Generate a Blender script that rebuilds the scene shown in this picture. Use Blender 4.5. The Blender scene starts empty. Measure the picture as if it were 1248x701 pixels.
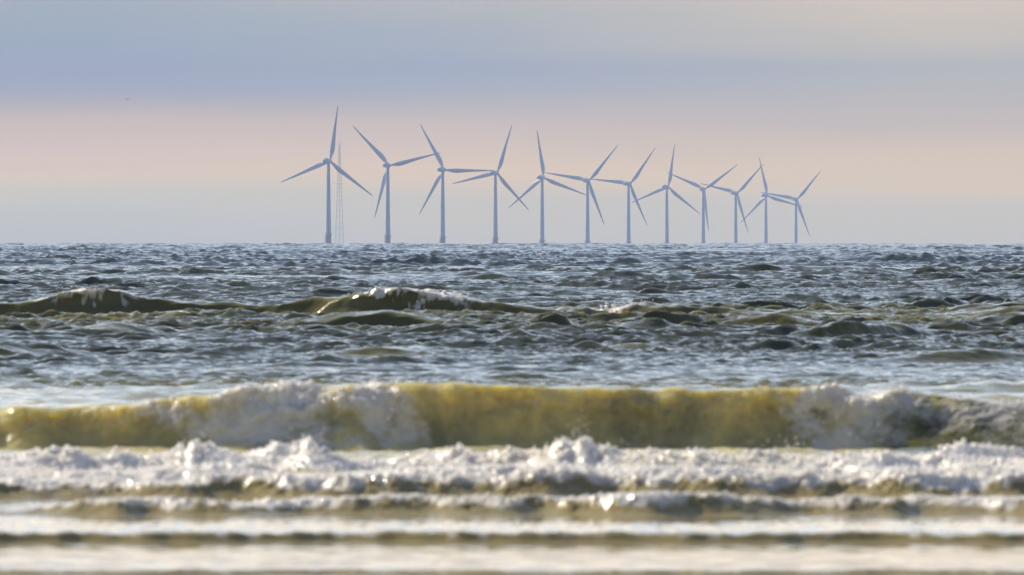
import bpy, math, random
import numpy as np

rng = np.random.default_rng(7)
random.seed(7)
SC = bpy.context.scene
COL = SC.collection
R_EARTH = 4.2e6          # effective radius of the sea's curve (cold air over the sea)
EYE = 3.0                # camera height above mean water, metres
P = 5.7e-5               # radians per photo pixel (a 500 mm lens)
LEVEL = 277.0            # photo row of the camera's own level
CX = 624.0

def dist(y, z=0.0):      # distance of a point at height z seen on photo row y
    return (EYE - z) / ((y - LEVEL) * P)

def curve(x, y):
    return -(x * x + y * y) / (2 * R_EARTH)

def smooth(a, b, t):
    u = np.clip((t - a) / (b - a), 0, 1)
    return u * u * (3 - 2 * u)

# ------------------------------------------------------------------ tagging
def tag(o, label=None, cat=None, group=None, kind=None):
    if label: o['label'] = label
    if cat: o['category'] = cat
    if group: o['group'] = group
    if kind: o['kind'] = kind
    return o

def link(name, me, parent=None, mat=None):
    o = bpy.data.objects.new(name, me)
    COL.objects.link(o)
    if parent: o.parent = parent
    if mat and me is not None and not me.materials: me.materials.append(mat)
    return o

def np_mesh(name, co, faces, smooth_shade=True):
    """co (n,3) float, faces (m,k) int -> mesh, quickly"""
    me = bpy.data.meshes.new(name)
    n, (m, k) = len(co), faces.shape
    me.vertices.add(n)
    me.vertices.foreach_set('co', np.ascontiguousarray(co, np.float32).ravel())
    me.loops.add(m * k)
    me.loops.foreach_set('vertex_index', np.ascontiguousarray(faces, np.int32).ravel())
    me.polygons.add(m)
    me.polygons.foreach_set('loop_start', np.arange(0, m * k, k, dtype=np.int32))
    me.update(calc_edges=True)
    if smooth_shade:
        me.shade_smooth()
    return me

# ------------------------------------------------------------------ materials
def new_mat(name):
    m = bpy.data.materials.new(name)
    m.use_nodes = True
    nt = m.node_tree
    nt.nodes.clear()
    return m, nt, nt.nodes.new('ShaderNodeOutputMaterial')

def N(nt, typ, **kw):
    n = nt.nodes.new(typ)
    for k, v in kw.items():
        if k.startswith('i_'):
            n.inputs[k[2:].replace('_', ' ')].default_value = v
        else:
            setattr(n, k, v)
    return n

def principled(nt, **kw):
    n = nt.nodes.new('ShaderNodeBsdfPrincipled')
    for k, v in kw.items():
        n.inputs[k.replace('_', ' ')].default_value = v
    return n

def math_node(nt, op, a=None, b=None, c=None, clamp=False):
    n = nt.nodes.new('ShaderNodeMath'); n.operation = op; n.use_clamp = clamp
    for i, v in enumerate((a, b, c)):
        if v is None: continue
        if isinstance(v, (int, float)): n.inputs[i].default_value = v
        else: nt.links.new(v, n.inputs[i])
    return n.outputs[0]

def ramp(nt, fac, stops, interp='LINEAR'):
    n = nt.nodes.new('ShaderNodeValToRGB')
    r = n.color_ramp; r.interpolation = interp
    while len(r.elements) < len(stops): r.elements.new(0.5)
    for e, (p, c) in zip(r.elements, stops):
        e.position = p; e.color = (*c, 1) if len(c) == 3 else c
    nt.links.new(fac, n.inputs[0])
    return n.outputs[0]

def mixc(nt, fac, a, b, blend='MIX'):
    n = nt.nodes.new('ShaderNodeMix'); n.data_type = 'RGBA'; n.blend_type = blend
    for s, v in (('Factor', fac), ('A', a), ('B', b)):
        sock = [i for i in n.inputs if i.name == s and i.enabled][0]
        if isinstance(v, (int, float)): sock.default_value = v
        elif isinstance(v, tuple): sock.default_value = (*v, 1) if len(v) == 3 else v
        else: nt.links.new(v, sock)
    return [o for o in n.outputs if o.enabled][0]

def noise_bump(nt, coord_scale, scale, detail, strength, dist_, normal=None, rough=0.55):
    tc = N(nt, 'ShaderNodeTexCoord')
    mp = N(nt, 'ShaderNodeMapping'); mp.inputs['Scale'].default_value = coord_scale
    nt.links.new(tc.outputs['Object'], mp.inputs['Vector'])
    no = N(nt, 'ShaderNodeTexNoise', i_Scale=scale, i_Detail=detail, i_Roughness=rough)
    nt.links.new(mp.outputs[0], no.inputs['Vector'])
    bp = N(nt, 'ShaderNodeBump', i_Strength=strength, i_Distance=dist_)
    nt.links.new(no.outputs['Fac'], bp.inputs['Height'])
    if normal is not None: nt.links.new(normal, bp.inputs['Normal'])
    return bp.outputs[0], no.outputs['Fac']

def foam_shader(nt, fine=60.0, strength=0.6, coat=0.6):
    nb, _ = noise_bump(nt, (1, 1, 1), fine, 3, strength, 0.02)
    f = principled(nt, Base_Color=(0.86, 0.85, 0.82, 1), Roughness=0.6, Subsurface_Weight=0.7,
                   Subsurface_Scale=0.11, Coat_Weight=coat, Coat_Roughness=0.11, IOR=1.33)
    f.inputs['Subsurface Radius'].default_value = (1, 0.9, 0.7)
    nt.links.new(nb, f.inputs['Normal'])
    nb2, _ = noise_bump(nt, (1, 1, 1), 14.0, 1, 0.8, 0.03)
    nt.links.new(nb2, f.inputs['Coat Normal'])
    return f

def make_water(near):
    m, nt, out = new_mat('surf_water' if near else 'open_sea_water')
    L = nt.links
    sand_shade = N(nt, 'ShaderNodeAttribute', attribute_name='sand_shade').outputs['Fac']
    foam = N(nt, 'ShaderNodeAttribute', attribute_name='foam').outputs['Fac']
    calm = N(nt, 'ShaderNodeAttribute', attribute_name='calm').outputs['Fac']
    b1, _ = noise_bump(nt, (0.55, 1, 1), 2.2, 4, 1.0, 0.10)
    s1 = math_node(nt, 'SUBTRACT', 1.0, calm)
    b1.node.inputs['Strength'].default_value = 0.6
    L.new(math_node(nt, 'MULTIPLY', s1, 0.75 if near else 1.0), b1.node.inputs['Strength'])
    b1.node.inputs['Distance'].default_value = 0.10 if near else 0.15
    w = principled(nt, Roughness=0.045 if near else 0.07, IOR=1.33)
    if near:
        tc = N(nt, 'ShaderNodeTexCoord')
        mp = N(nt, 'ShaderNodeMapping'); mp.inputs['Scale'].default_value = (0.7, 0.4, 1.0); mp.inputs['Rotation'].default_value = (0, .5, 0)
        L.new(tc.outputs['Object'], mp.inputs['Vector'])
        mott = N(nt, 'ShaderNodeTexNoise', i_Scale=1.3, i_Detail=6, i_Roughness=0.62, i_Distortion=0.8)
        L.new(mp.outputs[0], mott.inputs['Vector'])
        mr = N(nt, 'ShaderNodeMapRange', i_From_Min=0.35, i_From_Max=0.68, i_To_Min=0.0, i_To_Max=1.0)
        L.new(mott.outputs['Fac'], mr.inputs['Value'])
        murk = mixc(nt, mr.outputs[0], (0.36, 0.33, 0.16), (0.80, 0.69, 0.28))
        mps = N(nt, 'ShaderNodeMapping'); mps.inputs['Scale'].default_value = (5.0, 0.5, 0.8); mps.inputs['Rotation'].default_value = (0, .25, 0)
        L.new(tc.outputs['Object'], mps.inputs['Vector'])
        stk = N(nt, 'ShaderNodeTexNoise', i_Scale=1.2, i_Detail=4, i_Roughness=.6); L.new(mps.outputs[0], stk.inputs['Vector'])
        stm = N(nt, 'ShaderNodeMapRange', i_From_Min=.35, i_From_Max=.7, i_To_Max=.32); L.new(stk.outputs['Fac'], stm.inputs['Value'])
        murk = mixc(nt, stm.outputs[0], murk, (0.27, 0.26, 0.16))
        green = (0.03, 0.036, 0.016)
        c = mixc(nt, math_node(nt, 'MULTIPLY', sand_shade, 4.0, clamp=True), green, (0.14, 0.135, 0.035))
        c = mixc(nt, math_node(nt, 'MULTIPLY_ADD', sand_shade, 1.4, -.4, clamp=True), c, murk)
        shal = math_node(nt, 'SUBTRACT', sand_shade, 1.0, clamp=True)
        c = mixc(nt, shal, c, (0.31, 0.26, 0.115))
        L.new(c, w.inputs['Base Color'])
        L.new(math_node(nt, 'MULTIPLY_ADD', sand_shade, 4.0, 0.1, clamp=True), w.inputs['Subsurface Weight'])
        L.new(math_node(nt, 'SUBTRACT', math_node(nt, 'MULTIPLY_ADD', math_node(nt, 'MULTIPLY_ADD', sand_shade, 1.4, -.4, clamp=True), .5, .1), math_node(nt, 'MULTIPLY', shal, 0.55)), w.inputs['Subsurface Scale'])
        w.inputs['Subsurface Radius'].default_value = (1.0, 0.85, 0.3)
    else:
        w.inputs['Base Color'].default_value = (0.014, 0.021, 0.018, 1)
    L.new(b1, w.inputs['Normal'])
    if near:
        f = foam_shader(nt, 45.0, 0.7)
        tc2 = N(nt, 'ShaderNodeTexCoord')
        mp2 = N(nt, 'ShaderNodeMapping'); mp2.inputs['Scale'].default_value = (1.0, 0.6, 1.0)
        L.new(tc2.outputs['Object'], mp2.inputs['Vector'])
        fn = N(nt, 'ShaderNodeTexNoise', i_Scale=5.0, i_Detail=6, i_Roughness=0.65)
        L.new(mp2.outputs[0], fn.inputs['Vector'])
        # foam attribute pushes a lacy threshold
        v = math_node(nt, 'ADD', math_node(nt, 'MULTIPLY', foam, 1.5), math_node(nt, 'SUBTRACT', fn.outputs['Fac'], 1.05))
        mr2 = N(nt, 'ShaderNodeMapRange', i_From_Min=-0.14, i_From_Max=0.26)
        L.new(v, mr2.inputs['Value'])
        mx = N(nt, 'ShaderNodeMixShader')
        L.new(math_node(nt, 'MULTIPLY', mr2.outputs[0], math_node(nt, 'MULTIPLY_ADD', math_node(nt, 'POWER', foam, 1.5), 0.66, 0.34, clamp=True)), mx.inputs[0]); L.new(w.outputs[0], mx.inputs[1]); L.new(f.outputs[0], mx.inputs[2])
        L.new(mx.outputs[0], out.inputs['Surface'])
    else:
        L.new(w.outputs[0], out.inputs['Surface'])
    return m

M_NEAR = make_water(True)
M_FAR = make_water(False)

def plain(name, col, rough=0.5, var=0.1, scale=4.0):
    m, nt, out = new_mat(name)
    b = principled(nt, Roughness=rough)
    tc = N(nt, 'ShaderNodeTexCoord')
    no = N(nt, 'ShaderNodeTexNoise', i_Scale=scale, i_Detail=4)
    nt.links.new(tc.outputs['Object'], no.inputs['Vector'])
    d = tuple(c * (1 - var) for c in col)
    nt.links.new(mixc(nt, no.outputs['Fac'], d, col), b.inputs['Base Color'])
    nt.links.new(b.outputs[0], out.inputs['Surface'])
    return m

M_FOAM, nt_, out_ = new_mat('sea_foam')
nt_.links.new(foam_shader(nt_, 80.0, 0.5).outputs[0], out_.inputs['Surface'])
M_DROP, nt_, out_ = new_mat('spray_drops')
nt_.links.new(principled(nt_, Base_Color=(.8, .8, .78, 1), Roughness=.16, IOR=1.45, Coat_Weight=1.0, Coat_Roughness=.12).outputs[0], out_.inputs['Surface'])
M_TURB = plain('pale_grey_turbine_paint', (0.60, 0.63, 0.74), 0.45, 0.06, 0.2)
M_BASE = plain('weathered_base_steel', (0.42, 0.42, 0.44), 0.6, 0.2, 0.5)
M_MAST = plain('galvanised_mast_steel', (0.30, 0.31, 0.33), 0.5, 0.1, 0.5)
M_GULL = plain('gull_feathers', (0.22, 0.22, 0.24), 0.8, 0.2, 8.0)
M_SAND = plain('wet_beach_sand', (0.30, 0.25, 0.18), 0.25, 0.35, 1.5)

# ------------------------------------------------------------------ wave fields
def ocean_tile(n, L, lmin, lmax, peak, seed, spread=2.0):
    g = np.random.default_rng(seed)
    f = np.fft.fftfreq(n, L / n) * 2 * np.pi
    kx, ky = np.meshgrid(f, f)                      # [row=y, col=x]
    k = np.hypot(kx, ky); k[0, 0] = 1e-6
    lam = 2 * np.pi / k
    kp = 2 * np.pi / peak
    S = np.exp(-1.25 * (kp / k) ** 2) / k ** 4
    c = np.clip(-ky / k, 0, None)                   # travelling towards the beach (-Y)
    S *= c ** spread + 0.015
    S *= (lam > lmin) & (lam < lmax)
    H = (g.normal(size=(n, n)) + 1j * g.normal(size=(n, n))) * np.sqrt(S)
    h = np.fft.ifft2(H).real
    dx = np.fft.ifft2(1j * kx / k * H).real
    dy = np.fft.ifft2(1j * ky / k * H).real
    s = h.std()
    return [a.astype(np.float32) / s for a in (h, dx, dy)]

def sample(arr, L, x, y):
    n = arr.shape[0]
    u = x * (n / L); v = y * (n / L)
    i = np.floor(u).astype(np.int64); j = np.floor(v).astype(np.int64)
    fu = (u - i).astype(np.float32); fv = (v - j).astype(np.float32)
    i0 = i % n; i1 = (i + 1) % n; j0 = (j % n) * n; j1 = ((j + 1) % n) * n
    a = arr.ravel()
    return (a[j0 + i0] * (1 - fu) + a[j0 + i1] * fu) * (1 - fv) + (a[j1 + i0] * (1 - fu) + a[j1 + i1] * fu) * fv

LA, LB, LC = 467.0, 97.0, 17.0
TA = ocean_tile(512, LA, 7.0, 70.0, 15.0, 11, 7.0)
TB = ocean_tile(1024, LB, 0.5, 7.5, 3.4, 12, 3.2)
TC = ocean_tile(512, LC, 0.15, 1.2, 1.0, 13, 1.6)

def lump_tile(n, L, radii, seed):
    """union of half-sunk balls: the cauliflower surface of whitewater"""
    g = np.random.default_rng(seed)
    z = np.zeros((n, n), np.float32)
    px = L / n
    for r, cnt in radii:
        w = int(r / px) + 1
        a = np.arange(-w, w + 1)
        for _ in range(cnt):
            rr = r * g.uniform(0.6, 1.1)
            cx, cy = g.uniform(0, n, 2)
            ix = (int(cx) + a) % n; iy = (int(cy) + a) % n
            ddx = (int(cx) + a - cx) * px; ddy = (int(cy) + a - cy) * px
            q = rr * rr - ddx[None, :] ** 2 - ddy[:, None] ** 2
            base = z[int(cy) % n, int(cx) % n] * 0.75
            b = np.where(q > 0, np.sqrt(np.maximum(q, 0)) - rr * 0.35 + base, -1)
            sub = z[np.ix_(iy, ix)]
            z[np.ix_(iy, ix)] = np.maximum(sub, b)
    return z
LL = 9.0
TL = lump_tile(600, LL, ((0.62, 60), (0.40, 170), (0.22, 700), (0.12, 1500)), 21)
for ax in (0, 1):                      # froth rounds the balls off
    TL = sum(np.roll(TL, k, ax) for k in (-2, -1, 0, 1, 2)) / 5
TL = TL / TL.max()
def blur_noise(n, seed, cut):
    g = np.random.default_rng(seed)
    f = np.fft.fftfreq(n) * n
    k = np.hypot(*np.meshgrid(f, f)); k[0, 0] = 1
    H = np.fft.fft2(g.normal(size=(n, n))) * np.where(k < cut, k ** -1.4, 0)
    H[0, 0] = 0
    a = np.fft.ifft2(H).real
    return (a / a.std()).astype(np.float32)
TS = blur_noise(256, 33, 9)            # smooth, for lines along the crests
TN = blur_noise(512, 31, 160)          # soft fractal noise, tile of any size

def px_table(pairs, d):
    xs = np.array([(p - CX) * P * d for p, _ in pairs]); v = np.array([q for _, q in pairs], float)
    def f(x):
        e = 0.25 * (xs[-1] - xs[0]) / len(xs)
        return (np.interp(x - e, xs, v) + 2 * np.interp(x, xs, v) + np.interp(x + e, xs, v)) / 4
    return f

def noise1(x, L, row):                 # 1-D wander along the crest
    return sample(TS, L, x, np.full_like(x, row * L))

# big breaker
D1 = 197.0
W1_Y = px_table([(0, 497), (100, 494), (200, 487), (300, 477), (380, 471), (440, 466), (475, 467), (520, 467), (600, 468), (700, 471),
                 (800, 475), (900, 473), (970, 469), (1020, 474), (1060, 484), (1085, 474), (1120, 478), (1160, 482), (1200, 487), (1248, 488)], D1)
W1_F = px_table([(0, 0.05), (150, 0.1), (205, 0.42), (300, .62), (380, .85), (445, .95), (478, .6), (500, .05), (960, .05), (1010, .45), (1060, .8), (1248, .85)], D1)
# second line of swell
D2 = 470.0
W2_Y = px_table([(0, 362), (80, 354), (130, 358), (180, 364), (240, 370), (330, 371), (400, 367), (450, 361), (480, 355), (550, 361), (600, 370),
                 (680, 373), (740, 368), (800, 372), (900, 379), (1000, 380), (1100, 375), (1248, 373)], D2)
W2_F = px_table([(0, 0), (50, .2), (72, .9), (150, .8), (175, 0), (390, 0), (408, .3), (425, 0), (445, 0), (458, 1), (545, 1), (570, .4), (600, 0),
                 (700, 0), (718, .8), (765, .8), (790, 0), (1000, 0), (1248, 0)], D2)
# low rolls: (photo x0, x1, base row, height m, back length m)
ROLLS = [(290, 660, 404, .40, 5), (570, 870, 396, .40, 5), (740, 1090, 393, .36, 5), (1000, 1140, 376, .36, 5), (955, 1200, 413, .44, 4.5), (830, 970, 333, .45, 6), (-200, 190, 441, .40, 6),
         (1000, 1450, 443, .30, 5), (1130, 1420, 384, .34, 7), (60, 240, 412, .26, 4), (390, 600, 437, .15, 4), (670, 930, 430, .18, 5),
         (1150, 1360, 400, .30, 5), (-100, 90, 398, .34, 5), (170, 350, 396, .32, 5), (530, 730, 421, .2, 4), (200, 450, 453, .12, 4), (840, 1030, 401, .28, 4)]

# whitewater bores near the beach: base row, crest row table, lump size, foam
def bore(base_row, rows, half):
    d = dist(base_row)
    return d, px_table(rows, d + half)
B1_D, B1_Y = bore(577, [(0, 557), (60, 552), (130, 553), (170, 550), (225, 539), (245, 540), (300, 549), (340, 546), (375, 537), (400, 549), (470, 553),
                        (540, 553), (600, 551), (660, 550), (690, 542), (725, 541), (750, 551), (800, 554), (850, 552), (900, 553), (945, 551), (1000, 554), (1060, 551),
                        (1100, 555), (1160, 550), (1200, 556), (1248, 555)], 1.0)
B2_D, B2_Y = bore(612, [(0, 587), (100, 583), (200, 580), (300, 577), (420, 577), (520, 574), (600, 578), (700, 575), (800, 578), (900, 574), (1000, 578), (1100, 574), (1248, 577)], 1.0)
BB_D, BB_Y = bore(595, [(0, 577), (120, 574), (260, 572), (400, 576), (520, 573), (680, 567), (760, 572), (900, 571), (1020, 574), (1130, 567), (1248, 573)], 1.0)
B3_D, B3_Y = bore(632, [(0, 622), (60, 616), (130, 609), (220, 607), (400, 606), (520, 604), (650, 606), (800, 605), (950, 604), (1100, 607), (1248, 605)], 0.8)
S1_D = dist(662.5); S0_D = dist(703)

def crest_height(row, d):
    return EYE - (row - LEVEL) * P * d

def sea_surface(x, y, lod):
    """x,y world arrays, lod = local spacing. Returns displaced x,y,z and the attributes foam, sand, calm."""
    x = x.astype(np.float64); y = y.astype(np.float64)
    # --- wind sea
    a_amp = 0.13 * (0.10 + 0.90 * smooth(215, 560, y)) * smooth(160, 235, y) * (1 - smooth(3, 10, lod)) * (1 + .12 * smooth(1000, 2600, y))
    b_amp = 0.112 * (0.55 + 0.45 * smooth(230, 520, y)) * smooth(150, 230, y) * (1 - smooth(0.7, 3.0, lod))
    c_amp = 0.026 * (0.05 + .25 * smooth(146, 152, y) + 0.70 * smooth(180, 260, y)) * (1 - smooth(0.12, 0.6, lod))
    z = np.zeros_like(x); ox = np.zeros_like(x); oy = np.zeros_like(x)
    for T, L, amp, rot in ((TA, LA, a_amp, .06), (TB, LB, b_amp, -.17), (TC, LC, c_amp, .1)):
        ok = amp > 1e-5
        if not ok.any(): continue
        ca, sa = math.cos(rot), math.sin(rot)
        u = x[ok] * ca - y[ok] * sa; v = x[ok] * sa + y[ok] * ca
        am = amp[ok]
        gust = 0.75 + 0.35 * sample(TN, 230.0, u, v)
        am = am * np.clip(gust, 0.35, 1.7)
        z[ok] += am * sample(T[0], L, u, v)
        ch = .45 if L == LB else .7
        ddx = ch * am * sample(T[1], L, u, v); ddy = ch * am * sample(T[2], L, u, v)
        ox[ok] += ddx * ca + ddy * sa
        oy[ok] += -ddx * sa + ddy * ca
    mud = np.zeros_like(x); foam = np.zeros_like(x); lump = np.zeros_like(x)
    # --- swell lines far out
    for m, D, Yt, Ft in ((y > 440, D2, W2_Y, W2_F),):
        m = m & (y < 510)
        xx, yy = x[m], y[m]
        dc = D + 1.1 * noise1(xx, 120.0, .31) + 0.35 * noise1(xx, 31.0, .7)
        H = np.clip(crest_height(Yt(xx), dc), 0.3, 1.4) * np.clip(1 + (.18 + .10 * smooth(-5, 3, xx)) * noise1(xx, 30.0, .43), .4, 1.25)
        s = yy - dc
        f = np.where(s < 0, np.exp(-(s / 1.15) ** 2), 1 / np.cosh(s / 3.2) ** 2)
        calm_ = np.maximum(f, smooth(-9, -2, s) * (s < 0))
        z[m] = z[m] * (1 - (.60 - .12 * smooth(-3, 3, xx)) * calm_) + (H + .11) * f - .16 * smooth(-13, -4, s) * (1 - smooth(0, 14, s))
        ox[m] *= 1 - .55 * calm_; oy[m] *= 1 - .55 * calm_
        oy[m] -= 1.0 * H * f ** 2
        n2 = sample(TN, 9.0, xx, yy)
        fo = Ft(xx + .5 * n2) * smooth(-1.15, -0.55, s + 0.35 * n2) * (1 - smooth(0.8, 2.6, s)) * np.clip(1.1 + .35 * n2, 0, 1.1)
        foam[m] = np.maximum(foam[m], fo)
        lump[m] = np.maximum(lump[m], fo * 0.24)
    for i, (p0, p1, row, H, back) in enumerate(ROLLS):
        d = dist(row)
        m = (y > d - 8) & (y < d + 4 * back)
        xx, yy = x[m], y[m]
        xa, xb = (p0 - CX) * P * d, (p1 - CX) * P * d
        t = (xx - xa) / (xb - xa)
        t = t + .10 * sample(TS, 60.0, xx, yy)
        env = np.exp(-((2 * t - 1) / .62) ** 2) * np.clip(1 + .25 * sample(TS, 45.0, xx, yy), .3, 1.6)
        s = yy - (d + 1.5) - 1.2 * noise1(xx, 60.0, .05 * i) - 4 * (t - .5) * math.sin(i * 2.1) - .6 * sample(TS, 40.0, xx, yy)
        f = np.where(s < 0, np.exp(-(s / .75) ** 2), 1 / np.cosh(s / back * 1.5) ** 2) * env
        calm_ = np.maximum(f, smooth(-6, -1, s) * (s < 0) * env)
        mud[m] = np.maximum(mud[m], calm_)
        z[m] = z[m] * (1 - 0.45 * calm_) + H * 1.18 * f
        ox[m] *= 1 - .45 * calm_; oy[m] *= 1 - .45 * calm_
        oy[m] -= 0.9 * H * f ** 2
    # --- big breaker
    m = (y > 185) & (y < 215)
    xx, yy = x[m], y[m]
    dc = D1 + 0.5 * noise1(xx, 40.0, .11) + 0.10 * noise1(xx, 7.0, .4)
    H = crest_height(W1_Y(xx), dc - 0.5)
    H = H + 0.015 * noise1(xx, 3.0, .9)
    F = W1_F(xx)
    s = yy - dc
    wv = 1.15 + 0.15 * noise1(xx, 6.0, .6) + 0.35 * F + .9 * smooth(5.2, 6.8, xx)
    fr = 0.5 * (1 + np.cos(np.pi * np.clip(s / wv, -1, 0))) ** 1.0
    f = np.where(s < 0, fr, 1 / np.cosh(s / 1.5) ** 1.6)
    z[m] = z[m] * (1 - f) + (H + 0.06) * f - 0.06 * smooth(-7, -1, s) * (s < 0) - 0.06 * (s >= 0) * f
    lean = (0.62 - 0.25 * F - .3 * smooth(5.0, 6.8, xx)) * np.maximum(H, 0.2) / 0.85
    oy[m] -= lean * f ** 1.6 + 0.05 * f * sample(TN, 4.0, xx, yy)
    tx = noise1(xx, 2.0, .33)
    pxl = xx / (P * D1) + CX
    n2 = sample(TN, 5.0, xx, s * 1.6); n3 = sample(TN, 1.7, xx, s)
    F = W1_F(xx + P * D1 * ((1 - f) * np.where(s < 0, 1, 0) * (110 * smooth(750, 900, pxl) - 60 * smooth(400, 470, pxl) * (1 - smooth(600, 750, pxl))) + 22 * n2))
    F = np.clip(F + .12 * n2 + .08 * n3 - .05, 0, 1)
    F = np.maximum(F, np.clip(.36 + .12 * n2, 0, .6) * smooth(380, 480, pxl) * (1 - smooth(.25, .75, f + .15 * n2)) * (s < 0))
    F = F * (1 - .5 * smooth(4.6, 5.8, xx)) * (.48 + .52 * f)
    fo = np.clip(F * 1.15, 0, 1) * smooth(-wv - 0.25, -wv + 0.25, s + 0.12 * tx) * (1 - smooth(0.15, 1.0, s + 0.3 * tx))
    lip = 0.40 * smooth(-.18, -.02, s) * (1 - smooth(.1, .5, s)) * np.clip(noise1(xx, 3.1, .77) * .6 + .35, 0, 1)
    foam[m] = np.maximum(foam[m], np.maximum(fo, lip))
    lump[m] = np.maximum(lump[m], fo * 0.26 * smooth(.35, .9, F))
    # --- bores
    for D, Yt, w, back, lm, fs, w0, w1 in ((B1_D, B1_Y, 1.1, 3.5, .23, 1.0, .35, 4.5), (BB_D, BB_Y, .9, 3.0, .13, .86, .34, 9.0), (B2_D, B2_Y, .9, 3.5, .10, .95, .66, 13.0), (B3_D, B3_Y, .6, 2.6, .055, .85, .64, 2.6)):
        m = (y > D - 3) & (y < D + 14)
        xx, yy = x[m], y[m]
        dc = D + w + 0.35 * noise1(xx, 17.0, D % 1) + 0.12 * noise1(xx, 4.0, (D * 3) % 1)
        H = np.clip(crest_height(Yt(xx), dc), 0.02, 1) * (.66 if D == B1_D else .8) * np.clip(1 + .13 * sample(TN, 6.0, xx, yy) + .10 * sample(TN, 1.9, xx, yy), .5, 1.6)
        if D == B1_D:                   # clumps thrown up above the bore
            for p, a_, w_ in ((233, .16, .07), (250, .08, .2), (376, .15, .10), (362, .07, .2), (685, .09, .12), (712, .17, .10), (738, .06, .12), (855, .07, .2), (935, .07, .1), (1085, .06, .15), (1170, .07, .18), (330, .06, .1), (560, .05, .2)):
                H = H + .75 * a_ * np.exp(-((xx - (p - CX) * P * D) / w_) ** 2)
        s = yy - dc
        f = np.where(s < 0, 0.5 * (1 + np.cos(np.pi * np.clip(s / w, -1, 0))), 0.35 * np.exp(-s / back) + 0.65 / np.cosh(s / 1.2) ** 2)
        z[m] += H * f
        oy[m] -= 0.4 * H * f ** 2
        cov = np.clip(0.9 + 0.35 * noise1(xx, 11.0, (D * 7) % 1), .72, 1.1) * np.clip(H / 0.12, 0, 1)
        fo = fs * cov * smooth(-w * (1 - w0) - .12, -w * (1 - w0) + .25, s + .1 * noise1(xx, 1.7, .5)) * (1 - smooth(w1 * .4, w1, s))
        if D == B1_D: fo = np.maximum(fo, fs * cov * smooth(-w - .1, -w + .2, s) * (1 - smooth(w1 * .5, w1, s)))
        foam[m] = np.maximum(foam[m], fo)
        lump[m] = np.maximum(lump[m], fo * lm * (0.75 + 0.65 * np.clip(sample(TS, 7.0, xx, yy), -.9, 1.9)))
    # --- swash fronts running up the sand
    for D, H, back in ((S1_D, .095, 9.0), (S0_D, .05, 1.5)):
        m = (y > D - 2) & (y < D + 40)
        xx, yy = x[m], y[m]
        dc = D + .25 + 0.22 * noise1(xx, 19.0, D % 1) + .05 * noise1(xx, 3.0, (D * 3) % 1)
        s = yy - dc
        hh = H * np.clip(1 + .08 * noise1(xx, 2.2, (D * 9) % 1) + .07 * sample(TN, 2.5, xx, yy), .5, 1.5)
        f = np.where(s < 0, smooth(-.17, 0, s), np.exp(-s / back))
        z[m] += hh * f
        fo = .42 * smooth(-.20, -.05, s) * (1 - smooth(.02, .25, s)) * np.clip(.6 + .5 * noise1(xx, 1.1, (D * 5) % 1), 0, 1)
        foam[m] = np.maximum(foam[m], fo)
        lump[m] = np.maximum(lump[m], fo * .045)
    # --- lumps of foam, pushed out along the slope
    ok = lump > 1e-4
    u = x[ok]; v = y[ok] * 0.9 + z[ok] * 0.9
    h = sample(TL, LL, u, v) - 0.30
    h2 = sample(TL, LL * 0.37, u + 3.3, v + 1.7) - 0.3
    q = lump[ok] * (h * 1.2 + 0.22 * h2)
    z[ok] += q * 0.85; oy[ok] -= q * 0.55
    sand_shade = 1 - smooth(205, 300, y) * 0.98 + (1 - smooth(160, 178, y))
    sand_shade = np.maximum(sand_shade, .19 * mud * (1 - smooth(600, 1100, y)))
    sand_shade = np.maximum(sand_shade, .21 * (smooth(380, 440, y) - smooth(475, 520, y)) * np.clip(1 + .4 * sample(TN, 160.0, x, y), 0, 1.6))
    sand_shade = np.where((y > 185) & (y < 215), sand_shade * (1 - .85 * smooth(4.7, 6.0, x + .4 * sample(TN, 4.0, x, z * 1.5))), sand_shade)  # shade on the breaker's right end, painted in by lowering the sediment tint
    calm = (1 - smooth(146.5, 152, y)) * 0.97 * (1 - .45 * np.exp(-((y - S1_D - .1) / .3) ** 2))
    return x + ox, y + oy, z, foam, sand_shade, calm

def rows_list():
    seg = [(116, 123.2, .25), (123.2, 126.5, .025), (126.5, 134.5, .16), (134.5, 137.6, .025), (137.6, 146.5, .12), (146.5, 152, .03), (152, 155.5, .06), (155.5, 161, .03),
           (161, 163, .06), (163, 169.5, .03), (169.5, 179, .025), (179, 191, .12), (191, 199.2, .022), (199.2, 203, .08), (203, 268, .5), (268, 520, .16)]
    out = []
    for a, b, s in seg:
        n = max(1, int(round((b - a) / s)))
        out.append(np.linspace(a, b, n, endpoint=False))
    y = 520.0; far = []
    while y < 7200:
        far.append(y); y *= 1.0004 if y < 1000 else 1.0006 if y < 7000 else 1.0012
    while y < 18000:
        far.append(y); y *= 1.02
    return np.concatenate(out + [np.array(far)])

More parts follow.
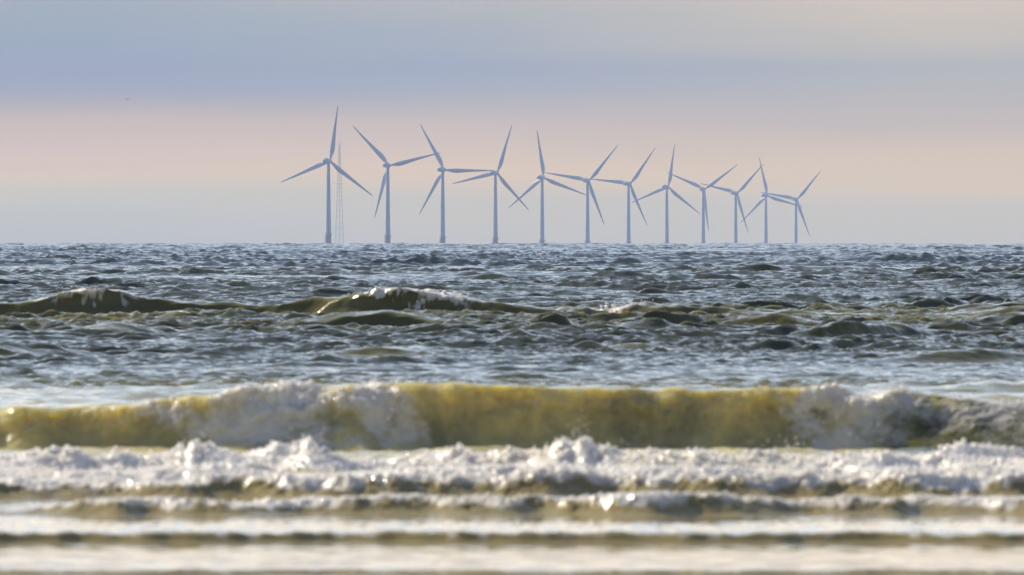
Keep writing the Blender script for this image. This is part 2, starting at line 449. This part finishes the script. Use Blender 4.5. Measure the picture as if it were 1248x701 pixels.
def build_sea():
    ys = rows_list()
    t_in = np.linspace(-0.0440, 0.0440, 1040)
    side = 0.0440 + np.cumsum(0.0001 * 1.16 ** np.arange(1, 54))
    t = np.concatenate([-side[::-1], t_in, side])
    nr, nc = len(ys), len(t)
    dt = np.gradient(t); dys = np.gradient(ys)
    co = np.empty((nr, nc, 3), np.float32)
    at = {k: np.empty((nr, nc), np.float32) for k in ('foam', 'sand_shade', 'calm')}
    step = 200
    for r in range(0, nr, step):
        yy = ys[r:r + step]
        X = (yy[:, None] * t[None, :]); Y = np.repeat(yy[:, None], nc, 1)
        lod = np.maximum(np.repeat(dys[r:r + step][:, None] * .8, nc, 1), yy[:, None] * dt[None, :])
        a, b, z, fo, sa, ca = sea_surface(X.ravel(), Y.ravel(), lod.ravel())
        sh = X.shape
        co[r:r + step, :, 0] = a.reshape(sh); co[r:r + step, :, 1] = b.reshape(sh)
        co[r:r + step, :, 2] = (z + curve(a, b)).reshape(sh)
        at['foam'][r:r + step] = fo.reshape(sh); at['sand_shade'][r:r + step] = sa.reshape(sh); at['calm'][r:r + step] = ca.reshape(sh)
    idx = np.arange(nr * nc, dtype=np.int32).reshape(nr, nc)
    faces = np.stack([idx[:-1, :-1], idx[:-1, 1:], idx[1:, 1:], idx[1:, :-1]], -1).reshape(-1, 4)
    me = np_mesh('sea', co.reshape(-1, 3), faces)
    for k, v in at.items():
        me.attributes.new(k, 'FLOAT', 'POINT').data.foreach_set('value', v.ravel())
    me.materials.append(M_NEAR); me.materials.append(M_FAR)
    mi = np.repeat((ys[:-1] > 1100).astype(np.int32), nc - 1)
    me.polygons.foreach_set('material_index', mi)
    o = link('sea', me)
    tag(o, kind='structure')
    print('sea', nr, nc, nr * nc)
    return o

build_sea()

# ------------------------------------------------------------------ beach under and behind the shallow water
bx = np.concatenate([np.linspace(-220, 220, 89)])
by = np.concatenate([np.linspace(-60, 150, 120)])
X, Y = np.meshgrid(bx, by)
Zb = np.interp(Y, [-60, 0, 60, 118, 128, 150], [2.6, 1.35, 0.75, 0.04, -0.10, -0.5]) + 0.03 * sample(TN, 37.0, X.ravel(), Y.ravel()).reshape(X.shape) * (Y < 116)
ib = np.arange(X.size).reshape(X.shape)
me = np_mesh('beach', np.stack([X, Y, Zb], -1).reshape(-1, 3), np.stack([ib[:-1, :-1], ib[:-1, 1:], ib[1:, 1:], ib[1:, :-1]], -1).reshape(-1, 4))
tag(link('beach_sand', me, mat=M_SAND), kind='structure')

# ------------------------------------------------------------------ froth balls and flying drops
def ico(sub):
    import bmesh
    bm = bmesh.new(); bmesh.ops.create_icosphere(bm, subdivisions=sub, radius=1)
    v = np.array([x.co[:] for x in bm.verts]); f = np.array([[q.index for q in x.verts] for x in bm.faces]); bm.free()
    return v, f
def balls(name, pos, rad, sub, mat, label=None):
    v, f = ico(sub)
    n = len(pos)
    sc = rad[:, None] * rng.uniform(.75, 1.2, (n, 3))
    co = (v[None] * sc[:, None, :] + pos[:, None, :]).reshape(-1, 3)
    fc = (f[None] + (np.arange(n) * len(v))[:, None, None]).reshape(-1, 3)
    o = link(name, np_mesh(name, co, fc), mat=mat)
    tag(o, label, 'foam' if label else None, kind='stuff')
    return o

def froth():
    xs, ys_, up, rr = [], [], [], []
    def strip(n, d, d_spread, x_half, r, lift, sel=None):
        x = rng.uniform(-x_half, x_half, n); y = d + rng.normal(0, d_spread, n)
        xs.append(x); ys_.append(y); rr.append(r * rng.lognormal(0, .45, n)); up.append(np.abs(rng.normal(0, lift, n)))
    strip(6000, B1_D + 1.5, .8, 9, .016, .02)
    strip(2200, B2_D + 1.0, .6, 8, .011, .012)
    strip(2600, BB_D + 1.0, .6, 8, .012, .014)
    strip(1800, B3_D + .7, .4, 8, .009, .01)
    strip(1600, S1_D + .2, .12, 6.5, .006, .004)
    strip(1200, S0_D + .2, .15, 6, .006, .004)
    strip(3500, D1 - .5, .5, 10, .015, .02)
    strip(900, D2 - .4, .8, 20, .035, .06)
    x = np.concatenate(xs); y = np.concatenate(ys_); u = np.concatenate(up); r = np.concatenate(rr)
    a, b, z, fo, _, _ = sea_surface(x, y, np.full_like(x, .02))
    keep = rng.uniform(0, 1, len(x)) < np.clip((fo - .35) * 1.6, 0, 1)
    pos = np.stack([a, b, z + u + curve(a, b)], -1)[keep]
    return pos, np.clip(r[keep], .003, .07)
fp, fr_ = froth()
balls('sea_foam', fp, fr_, 2, M_FOAM, 'white froth tumbling along the breaking wave crests')

def spray():
    pts, rad = [], []
    for px, row, n, sx, sz, D in ((236, 536, 30, .12, .06, B1_D + 1), (376, 537, 40, .15, .07, B1_D + 1), (708, 530, 30, .06, .12, B1_D + 1), (684, 541, 14, .1, .05, B1_D + 1), (745, 545, 12, .1, .05, B1_D + 1),
                                  (950, 545, 26, .18, .09, B1_D + 1), (972, 548, 16, .1, .09, B1_D + 1), (1160, 548, 20, .2, .05, B1_D + 1), (455, 474, 60, .2, .08, D1 - .6), (475, 480, 30, .1, .08, D1 - .7),
                                  (533, 467, 8, .05, .03, D1 - .5), (762, 475, 14, .1, .04, D1 - .5), (1075, 474, 26, .25, .05, D1 - .5), (330, 472, 50, .9, .05, D1 - .5),
                                  (90, 354, 20, .5, .08, D2), (490, 357, 40, .9, .07, D2), (540, 362, 20, .8, .06, D2), (745, 368, 20, .8, .06, D2)):
        x = (px - CX) * P * D + rng.normal(0, sx, n); y = D + rng.normal(0, .2, n)
        z = EYE - (row - LEVEL) * P * D + np.abs(rng.normal(0, sz, n)) * rng.choice([1, 1, -.4], n)
        pts.append(np.stack([x, y, z], -1)); rad.append(rng.lognormal(math.log(.007 if D < 300 else .02), .4, n))
    return np.concatenate(pts), np.concatenate(rad)
sp, sr = spray()
balls('sea_spray', sp, sr, 2, M_DROP, 'drops of spray thrown above the surf')

# ------------------------------------------------------------------ small mesh toolkit
class MB:
    def __init__(s): s.v, s.f = [], []
    def ring_loft(s, rings, cap=True):
        b = len(s.v); n = len(rings[0])
        for r in rings: s.v += [tuple(p) for p in r]
        for i in range(len(rings) - 1):
            for j in range(n):
                k = (j + 1) % n
                s.f.append((b + i * n + j, b + i * n + k, b + (i + 1) * n + k, b + (i + 1) * n + j))
        if cap:
            s.f.append(tuple(b + j for j in range(n))[::-1])
            s.f.append(tuple(b + (len(rings) - 1) * n + j for j in range(n)))
    def lathe(s, prof, n=24, axis='z', o=(0, 0, 0)):
        rings = []
        for r, h in prof:
            ring = []
            for j in range(n):
                a = 2 * math.pi * j / n
                p = (r * math.cos(a), r * math.sin(a), h) if axis == 'z' else (r * math.cos(a), h, -r * math.sin(a))
                ring.append((p[0] + o[0], p[1] + o[1], p[2] + o[2]))
            rings.append(ring)
        s.ring_loft(rings)
    def bar(s, a, b, r, n=5):
        import mathutils
        a = mathutils.Vector(a); b = mathutils.Vector(b)
        q = (b - a).to_track_quat('Z', 'Y')
        rings = []
        for p in (a, b):
            rings.append([p + q @ mathutils.Vector((r * math.cos(2 * math.pi * j / n), r * math.sin(2 * math.pi * j / n), 0)) for j in range(n)])
        s.ring_loft(rings)
    def box(s, c, d, bev=0.0):
        x, y, z = d[0] / 2, d[1] / 2, d[2] / 2
        e = min(bev, x * .9, z * .9)
        prof = [(-x + e, -z), (x - e, -z), (x, -z + e), (x, z - e), (x - e, z), (-x + e, z), (-x, z - e), (-x, -z + e)] if e > 0 else [(-x, -z), (x, -z), (x, z), (-x, z)]
        s.ring_loft([[(c[0] + a, c[1] + yy, c[2] + b) for a, b in prof] for yy in (-y, y)])
    def build(s, name, mat, parent=None, sm=True):
        me = bpy.data.meshes.new(name)
        me.from_pydata(s.v, [], s.f); me.update()
        import bmesh
        bm = bmesh.new(); bm.from_mesh(me); bmesh.ops.recalc_face_normals(bm, faces=bm.faces); bm.to_mesh(me); bm.free()
        if sm:
            me.shade_auto_smooth(angle=math.radians(40)) if hasattr(me, 'shade_auto_smooth') else me.shade_smooth()
        return link(name, me, parent, mat)

# ------------------------------------------------------------------ wind turbine
HUB_H, ROTOR = 70.0, 45.0
def make_turbine():
    root = bpy.data.objects.new('wind_turbine', None); COL.objects.link(root)
    b = MB(); b.lathe([(2.2, -25), (2.2, 11.2), (2.3, 11.2), (2.3, 12.0), (2.15, 12.0)], 28)
    f = b.build('foundation', M_BASE, root)
    p = MB(); p.lathe([(2.35, 11.25), (3.1, 11.5), (3.1, 11.75), (2.35, 11.75)], 24)
    for k in range(16):
        a = 2 * math.pi * k / 16; c = (2.98 * math.cos(a), 2.98 * math.sin(a))
        p.bar((c[0], c[1], 11.75), (c[0], c[1], 12.9), .05, 4)
        a2 = 2 * math.pi * (k + 1) / 16
        for h in (12.35, 12.9): p.bar((c[0], c[1], h), (2.98 * math.cos(a2), 2.98 * math.sin(a2), h), .05, 4)
    p.build('platform', M_BASE, f)
    l = MB()
    for sx in (-.55, .55): l.bar((sx - 1.5, -2.9, -4), (sx - 1.5, -2.9, 11.3), .16, 6)
    for k in range(20): l.bar((-2.05, -2.9, -1 + k * .6), (-.95, -2.9, -1 + k * .6), .05, 4)
    l.build('ladder', M_BASE, f)
    t = MB(); t.lathe([(2.15, 12.0), (2.1, 14), (1.75, 38), (1.25, HUB_H - 2.0), (1.25, HUB_H - 1.7)], 28)
    tw = t.build('tower', M_TURB, root)
    d = MB(); d.box((0, -2.13, 13.3), (1.0, .14, 2.1), .15); d.build('door', M_MAST, tw)
    n = MB()                                        # nacelle: tail towards -Y (us), rotor on +Y
    rings = []
    for y, w, z0, z1 in ((-10.2, 1.3, -.9, 1.3), (-9.8, 1.65, -1.4, 1.7), (-2, 1.85, -1.75, 2.0), (1.6, 1.85, -1.75, 2.0), (2.6, 1.5, -1.5, 1.5)):
        e = .45
        rings.append([(-w + e, y, z0), (w - e, y, z0), (w, y, z0 + e), (w, y, z1 - e), (w - e, y, z1), (-w + e, y, z1), (-w, y, z1 - e), (-w, y, z0 + e)])
    n.ring_loft(rings)
    na = n.build('nacelle', M_TURB, root); na.location = (0, 0, HUB_H)
    v = MB(); v.bar((-.8, -6, 1.7), (-.8, -6, 3.2), .06); v.bar((.8, -6, 1.7), (.8, -6, 3.2), .06); v.box((0, -5.2, 2.1), (2.2, 1.2, .8), .15)
    v.build('cooler', M_TURB, na)
    h = MB(); h.lathe([(1.25, -1.2), (1.6, -.6), (1.65, .3), (1.35, 1.2), (.7, 1.8), (.1, 2.0)], 20, 'y')
    hub = h.build('hub', M_TURB, root); hub.location = (0, 4.0, HUB_H)
    secs = [(1.0, .95, .95, 0), (2.5, .95, .92, 0), (5, 1.35, .75, .25), (8, 1.85, .58, .55), (11, 1.95, .46, .62), (15, 1.72, .36, .5), (22, 1.3, .26, .3),
            (30, .95, .18, .15), (38, .62, .11, .05), (43, .40, .07, 0), (44.7, .22, .04, 0), (45, .06, .02, 0)]
    for k in range(3):
        bl = MB(); rings = []
        for r, half, thick, off in secs:
            tw_ = math.radians(14 * (1 - r / 45) ** 2)
            ring = []
            for j in range(12):
                a = 2 * math.pi * j / 12
                cx = half * math.cos(a) + off; cy = thick * math.sin(a) * (1.25 - .45 * math.cos(a))
                x = cx * math.cos(tw_) - cy * math.sin(tw_); y = cx * math.sin(tw_) + cy * math.cos(tw_)
                ring.append((x, y + .0006 * r * r, r))
            rings.append(ring)
        bl.ring_loft(rings)
        o = bl.build('blade', M_TURB, hub)
        o.rotation_euler = (0, math.radians(120 * k), 0)
    return root

def copy_tree(o, parent=None):
    c = o.copy(); COL.objects.link(c); c.parent = parent
    for ch in list(o.children): copy_tree(ch, c)
    return c

# photo pixels: hub, blade radius, three blade tips
TURB = [
 ((402, 196.5), 69.0, ((410.7, 128.5), (342, 221.2), (455.5, 240.6)), 'large blue-grey wind turbine standing just left of the lattice mast'),
 ((474, 201.7), 66.6, ((429.3, 152.8), (538.2, 187), (457.5, 265.4)), 'wind turbine just right of the lattice mast, upper blade leaning left'),
 ((541.2, 207), 64.0, ((512, 151.4), (603.2, 208.4), (511.1, 261.2)), 'third wind turbine from the left, one blade lying level to its right'),
 ((605.8, 211), 61.5, ((623.2, 153.6), (551, 223.5), (645.7, 257.7)), 'fourth wind turbine from the left, behind the tip of a level blade'),
 ((662.5, 216.6), 59.3, ((654.6, 158), (715, 237.2), (619.2, 253.2)), 'fifth wind turbine from the left, one blade almost upright'),
 ((717.5, 220.3), 57.3, ((753.8, 176.9), (664.1, 211), (736.7, 275)), 'sixth wind turbine from the left, a blade reaching left to its upright-bladed neighbour'),
 ((768, 224.2), 55.3, ((799.5, 180.3), (718.5, 218.5), (789.2, 276)), 'seventh wind turbine from the left, a blade ending at the sixth hub'),
 ((814.5, 228), 53.0, ((821.6, 177), (769.8, 245.8), (854.5, 261.7)), 'fifth wind turbine from the right, one blade nearly upright'),
 ((858.3, 230.8), 51.3, ((897.4, 203.3), (810.6, 211), (863, 281)), 'fourth wind turbine from the right, lower blade hidden behind its tower'),
 ((898.5, 235.5), 50.0, ((928, 200.3), (851.4, 225), (909.1, 287.6)), 'third wind turbine from the right, lower blade close beside its tower'),
 ((935.2, 238.5), 48.4, ((924.9, 193.1), (902.3, 271.4), (978, 252.7)), 'next to last wind turbine on the right, upper blade leaning left'),
 ((971.5, 243), 47.5, ((999.9, 206.3), (925.9, 234.9), (985.7, 292.8)), 'farthest wind turbine, the pale small one at the right end of the row'),
]
proto = make_turbine()
for i, ((hx, hy), rad, tips, label) in enumerate(TURB):
    o = proto if i == 0 else copy_tree(proto)
    D = ROTOR / (rad * P)
    cx = sum(t[0] for t in tips) / 3; cy = sum(t[1] for t in tips) / 3
    rcx = math.sqrt(sum((t[0] - cx) ** 2 for t in tips) / 1.5) / rad
    c = min(max(rcx, .86), .97); yaw = math.acos(c)
    th = []
    for t in tips: th.append(math.degrees(math.atan2((t[0] - hx) / c, hy - t[1])))
    # average modulo 120
    sx = sum(math.cos(math.radians(3 * a)) for a in th); sy = sum(math.sin(math.radians(3 * a)) for a in th)
    ang = math.degrees(math.atan2(sy, sx)) / 3
    yaw_sin = math.sin(yaw)
    X = (hx - CX) * P * D - 4.0 * yaw_sin
    hubz = EYE - (hy - LEVEL) * P * D
    o.location = (X, D, hubz - HUB_H)
    o.rotation_euler = (0, 0, -yaw)
    for ch in o.children:
        if ch.name.split('.')[0] == 'hub': ch.rotation_euler = (0, math.radians(ang), 0)
    print('turbine', i, round(D), 'yaw', round(math.degrees(yaw)), 'ang', round(ang), 'base above sea', round(o.location.z - curve(X, D), 1))
    tag(o, label, 'wind turbine', 'offshore wind turbines standing in a row along the horizon')

# ------------------------------------------------------------------ lattice mast
def make_mast():
    D = 116.0 / (128 * P)
    x = (413.6 - CX) * P * D
    top = EYE - (173 - LEVEL) * P * D
    root = bpy.data.objects.new('lattice_mast', None); COL.objects.link(root)
    z0 = top - 116
    root.location = (x, D, z0)
    tag(root, 'tall thin lattice mast standing behind the leftmost turbine', 'mast')
    lat = MB()
    def half(z): return 4.6 * (1 - z / 116) ** 1.0 + .75
    zs = [4]
    while zs[-1] < 112: zs.append(min(112, zs[-1] + max(2.2, 1.5 * half(zs[-1]))))
    for a, b in zip(zs[:-1], zs[1:]):
        for k in range(3):
            t0 = math.radians(120 * k + 90); t1 = math.radians(120 * (k + 1) + 90)
            A = (half(a) * math.cos(t0), half(a) * math.sin(t0), a); B = (half(b) * math.cos(t0), half(b) * math.sin(t0), b)
            A1 = (half(a) * math.cos(t1), half(a) * math.sin(t1), a); B1 = (half(b) * math.cos(t1), half(b) * math.sin(t1), b)
            lat.bar(A, B, .19, 6); lat.bar(A, B1, .05, 4); lat.bar(A1, B, .05, 4); lat.bar(B, B1, .05, 4)
    lat.build('lattice', M_MAST, root)
    sp_ = MB(); sp_.bar((0, 0, 111), (0, 0, 116), .12, 6); sp_.box((0, 0, 115.6), (1.2, .3, .6), .1); sp_.build('tip', M_MAST, root)
    for h, w in ((21, 5), (70, 6.5), (113, 4.5)):
        bm_ = MB(); bm_.bar((-w, 0, h), (w, 0, h), .14, 5)
        for s in (-1, 1): bm_.bar((s * w, 0, h), (s * w, 0, h + 1.1), .1, 5)
        bm_.build('boom', M_MAST, root)
    pf = MB(); pf.box((0, 0, 3.4), (9.5, 9.5, .9), .3); pf.lathe([(1.7, -25), (1.7, 3)], 18)
    for sx in (-4.6, 4.6):
        for sy in (-4.6, 4.6): pf.bar((sx, sy, 3.8), (sx, sy, 5), .07, 4)
    pf.build('platform', M_BASE, root)
make_mast()

# ------------------------------------------------------------------ gull
def make_gull():
    D = 2300.0
    z = EYE - (121.0 - LEVEL) * P * D; x = (155.5 - CX) * P * D
    g = MB()
    prof = [(-.30, .02), (-.22, .035), (-.1, .07), (0, .085), (.12, .07), (.18, .045), (.22, .05), (.26, .04), (.30, .012)]
    g.ring_loft([[(r * math.cos(a), y, r * .9 * math.sin(a) - .02) for a in [2 * math.pi * j / 10 for j in range(10)]] for y, r in prof])
    o = g.build('seagull', M_GULL)
    for s in (-1, 1):
        w = MB(); rings = []
        for t, ch, zz, yy in ((.05, .16, .03, .02), (.18, .17, .10, .04), (.34, .15, .09, .05), (.48, .09, -.02, .02), (.58, .02, -.14, -.05)):
            rings.append([(s * t, yy + ch * .6, zz), (s * t, yy, zz + .02), (s * t, yy - ch * .6, zz), (s * t, yy, zz - .015)])
        w.ring_loft(rings)
        w.build('wing', M_GULL, o)
    tl = MB(); tl.ring_loft([[(-.03, -.26, -.01), (.03, -.26, -.01), (.03, -.26, .005), (-.03, -.26, .005)], [(-.08, -.42, -.01), (.08, -.42, -.01), (.08, -.42, 0), (-.08, -.42, 0)]])
    tl.build('tail', M_GULL, o)
    o.location = (x, D, z); o.rotation_euler = (0, 0, math.radians(15))
    tag(o, 'small dark seagull gliding alone in the sky over the sea', 'bird')
make_gull()

# ------------------------------------------------------------------ haze
HAZE = 4.5e-5
HAZE_FAR, HAZE_TOP = 18400.0, 190.0
def make_haze():
    b = MB(); b.box((0, (HAZE_FAR - 2000) / 2, (HAZE_TOP - 100) / 2), (46000, HAZE_FAR + 2000, HAZE_TOP + 100))
    m, nt, out = new_mat('sea_haze')
    v = nt.nodes.new('ShaderNodeVolumePrincipled')
    v.inputs['Color'].default_value = (0.48, 0.66, 1.0, 1)
    v.inputs['Density'].default_value = HAZE
    v.inputs['Anisotropy'].default_value = 0.2
    nt.links.new(v.outputs[0], out.inputs['Volume'])
    o = b.build('haze', m, sm=False)
    tag(o, kind='stuff')
make_haze()

# ------------------------------------------------------------------ light
EL, AZ = math.radians(36), math.radians(-48)
sun = bpy.data.lights.new('sun', 'SUN'); sun.energy = 5.0; sun.angle = math.radians(.5); sun.color = (1.0, .87, .68)
so = bpy.data.objects.new('sun', sun); COL.objects.link(so)
from mathutils import Vector
to_sun = Vector((math.sin(AZ) * math.cos(EL), math.cos(AZ) * math.cos(EL), math.sin(EL)))
so.rotation_euler = (-to_sun).to_track_quat('-Z', 'Y').to_euler()

w = bpy.data.worlds.new('World'); SC.world = w; w.use_nodes = True
nt = w.node_tree; nt.nodes.clear()
out = nt.nodes.new('ShaderNodeOutputWorld'); bg = nt.nodes.new('ShaderNodeBackground')
sky = nt.nodes.new('ShaderNodeTexSky'); sky.sky_type = 'NISHITA'; sky.sun_disc = False
sky.sun_elevation = EL; sky.sun_rotation = AZ; sky.air_density = 1.0; sky.dust_density = 0.8; sky.ozone_density = 1.0
bg.inputs['Strength'].default_value = 0.1
tc = N(nt, 'ShaderNodeTexCoord')
sep = N(nt, 'ShaderNodeSeparateXYZ'); nt.links.new(tc.outputs['Generated'], sep.inputs[0])
x_, z_ = sep.outputs[0], sep.outputs[2]
# layered stratus low over the sea: bands by elevation, edges wandering with azimuth
mp = N(nt, 'ShaderNodeMapping'); mp.inputs['Scale'].default_value = (26, 26, 300)
nt.links.new(tc.outputs['Generated'], mp.inputs['Vector'])
nz = N(nt, 'ShaderNodeTexNoise', i_Scale=1.0, i_Detail=4, i_Roughness=.5); nt.links.new(mp.outputs[0], nz.inputs['Vector'])
wob = math_node(nt, 'MULTIPLY', math_node(nt, 'SUBTRACT', nz.outputs['Fac'], .5), .0021)
el = math_node(nt, 'ADD', z_, wob)
t = math_node(nt, 'DIVIDE', el, 0.018)
def lin(c): return tuple((v / 255 / 12.92) if v < 11 else ((v / 255 + .055) / 1.055) ** 2.4 for v in c)
EXPO = 0.22
HAZE_SRC = (.335, .46, .63)        # light the haze itself sends along a level line of sight
def sky_ramp(rows):               # the sky beyond the haze that gives these colours through it
    st = []
    for y, c in sorted(rows, reverse=True):
        e = (LEVEL - y) * P
        T = math.exp(-HAZE * min(HAZE_FAR, (HAZE_TOP - EYE) / max(e, 1e-4)))
        st.append((min(max(e / .018 + .08, 0), 1), tuple(max(.04, (v - (1 - T) * h) / T) for v, h in zip((q / 2 ** EXPO for q in lin(c)), HAZE_SRC))))
    return ramp(nt, math_node(nt, 'ADD', t, .08), st, 'LINEAR')
left = sky_ramp([(-15, (174, 184, 196)), (10, (165, 180, 196)), (50, (161, 178, 199)), (85, (162, 177, 200)), (104, (164, 177, 198)), (124, (181, 184, 195)), (148, (202, 194, 195)), (180, (210, 200, 200)), (215, (215, 205, 199)), (234, (204, 205, 203)), (265, (193, 201, 207)), (298, (190, 198, 208))])
midd = sky_ramp([(-15, (190, 192, 196)), (10, (183, 189, 195)), (45, (174, 185, 198)), (82, (167, 180, 200)), (110, (174, 184, 199)), (128, (185, 188, 197)), (150, (199, 194, 197)), (180, (211, 202, 198)), (205, (218, 206, 196)), (228, (212, 205, 199)), (243, (201, 203, 203)), (298, (196, 201, 206))])
right = sky_ramp([(-15, (211, 203, 196)), (10, (205, 200, 195)), (50, (197, 197, 195)), (85, (182, 190, 197)), (112, (188, 191, 196)), (150, (198, 194, 196)), (190, (213, 203, 196)), (232, (214, 206, 199)), (248, (200, 203, 204)), (298, (197, 201, 204))])
xs_ = math_node(nt, 'MULTIPLY', math_node(nt, 'ADD', x_, math_node(nt, 'MULTIPLY', math_node(nt, 'SUBTRACT', nz.outputs['Fac'], .5), .03)), 1 / .030)
low = mixc(nt, math_node(nt, 'ADD', xs_, 1.0, clamp=True), left, midd)
low = mixc(nt, math_node(nt, 'ADD', xs_, 0.0, clamp=True), low, right)
low10 = mixc(nt, 1.0, low, (10, 10, 10), 'MULTIPLY')
# higher veil of bright thin cloud joining the clear sky
veil_n = N(nt, 'ShaderNodeTexNoise', i_Scale=3.0, i_Detail=5, i_Roughness=.55)
mp2 = N(nt, 'ShaderNodeMapping'); mp2.inputs['Scale'].default_value = (1, 1, 4); nt.links.new(tc.outputs['Generated'], mp2.inputs['Vector']); nt.links.new(mp2.outputs[0], veil_n.inputs['Vector'])
vm = N(nt, 'ShaderNodeMapRange', i_From_Min=.42, i_From_Max=.68); nt.links.new(veil_n.outputs['Fac'], vm.inputs['Value'])
hi = N(nt, 'ShaderNodeMapRange', i_From_Min=.10, i_From_Max=.50); nt.links.new(z_, hi.inputs['Value'])
cloud = mixc(nt, hi.outputs[0], mixc(nt, vm.outputs[0], (7.2, 8.7, 11.0), (10.6, 11.8, 13.2)), mixc(nt, vm.outputs[0], (2.0, 2.6, 3.9), (4.6, 5.0, 5.9)))
bk = N(nt, 'ShaderNodeMapRange', i_From_Min=-.6, i_From_Max=.7); nt.links.new(sep.outputs[1], bk.inputs['Value'])
cloud = mixc(nt, 1.0, cloud, mixc(nt, bk.outputs[0], (.17, .21, .34), (1., 1., 1.)), 'MULTIPLY')   # the sky away from the sun is deeper and bluer
cloud = mixc(nt, .30, cloud, sky.outputs[0])
up2 = N(nt, 'ShaderNodeMapRange', i_From_Min=.036, i_From_Max=.085); up2.interpolation_type = 'SMOOTHSTEP'; nt.links.new(z_, up2.inputs['Value'])
cloud = mixc(nt, up2.outputs[0], (13.0, 11.3, 9.3), cloud)
up = N(nt, 'ShaderNodeMapRange', i_From_Min=.0165, i_From_Max=.035); up.interpolation_type = 'SMOOTHSTEP'; nt.links.new(z_, up.inputs['Value'])
col = mixc(nt, up.outputs[0], low10, cloud)
nt.links.new(col, bg.inputs['Color']); nt.links.new(bg.outputs[0], out.inputs['Surface'])

# ------------------------------------------------------------------ camera
cam = bpy.data.cameras.new('camera'); co_ = bpy.data.objects.new('camera', cam); COL.objects.link(co_)
co_.location = (0, 0, EYE)
pitch = (350.5 - LEVEL) * P
co_.rotation_euler = (math.pi / 2 - pitch, 0, 0)
cam.sensor_width = 36; cam.lens = 18 / math.tan(624 * P)
cam.clip_start = .5; cam.clip_end = 200000
cam.dof.use_dof = True; cam.dof.focus_distance = 2500; cam.dof.aperture_fstop = 8.0
SC.camera = co_

vs = SC.view_settings; vs.view_transform = 'Standard'; vs.look = 'None'; vs.gamma = 1; vs.exposure = EXPO
SC.render.engine = 'CYCLES'
cy = SC.cycles
cy.use_denoising = True; cy.max_bounces = 8; cy.volume_bounces = 0; cy.transparent_max_bounces = 16
cy.sample_clamp_indirect = 6.0; cy.sample_clamp_direct = 0
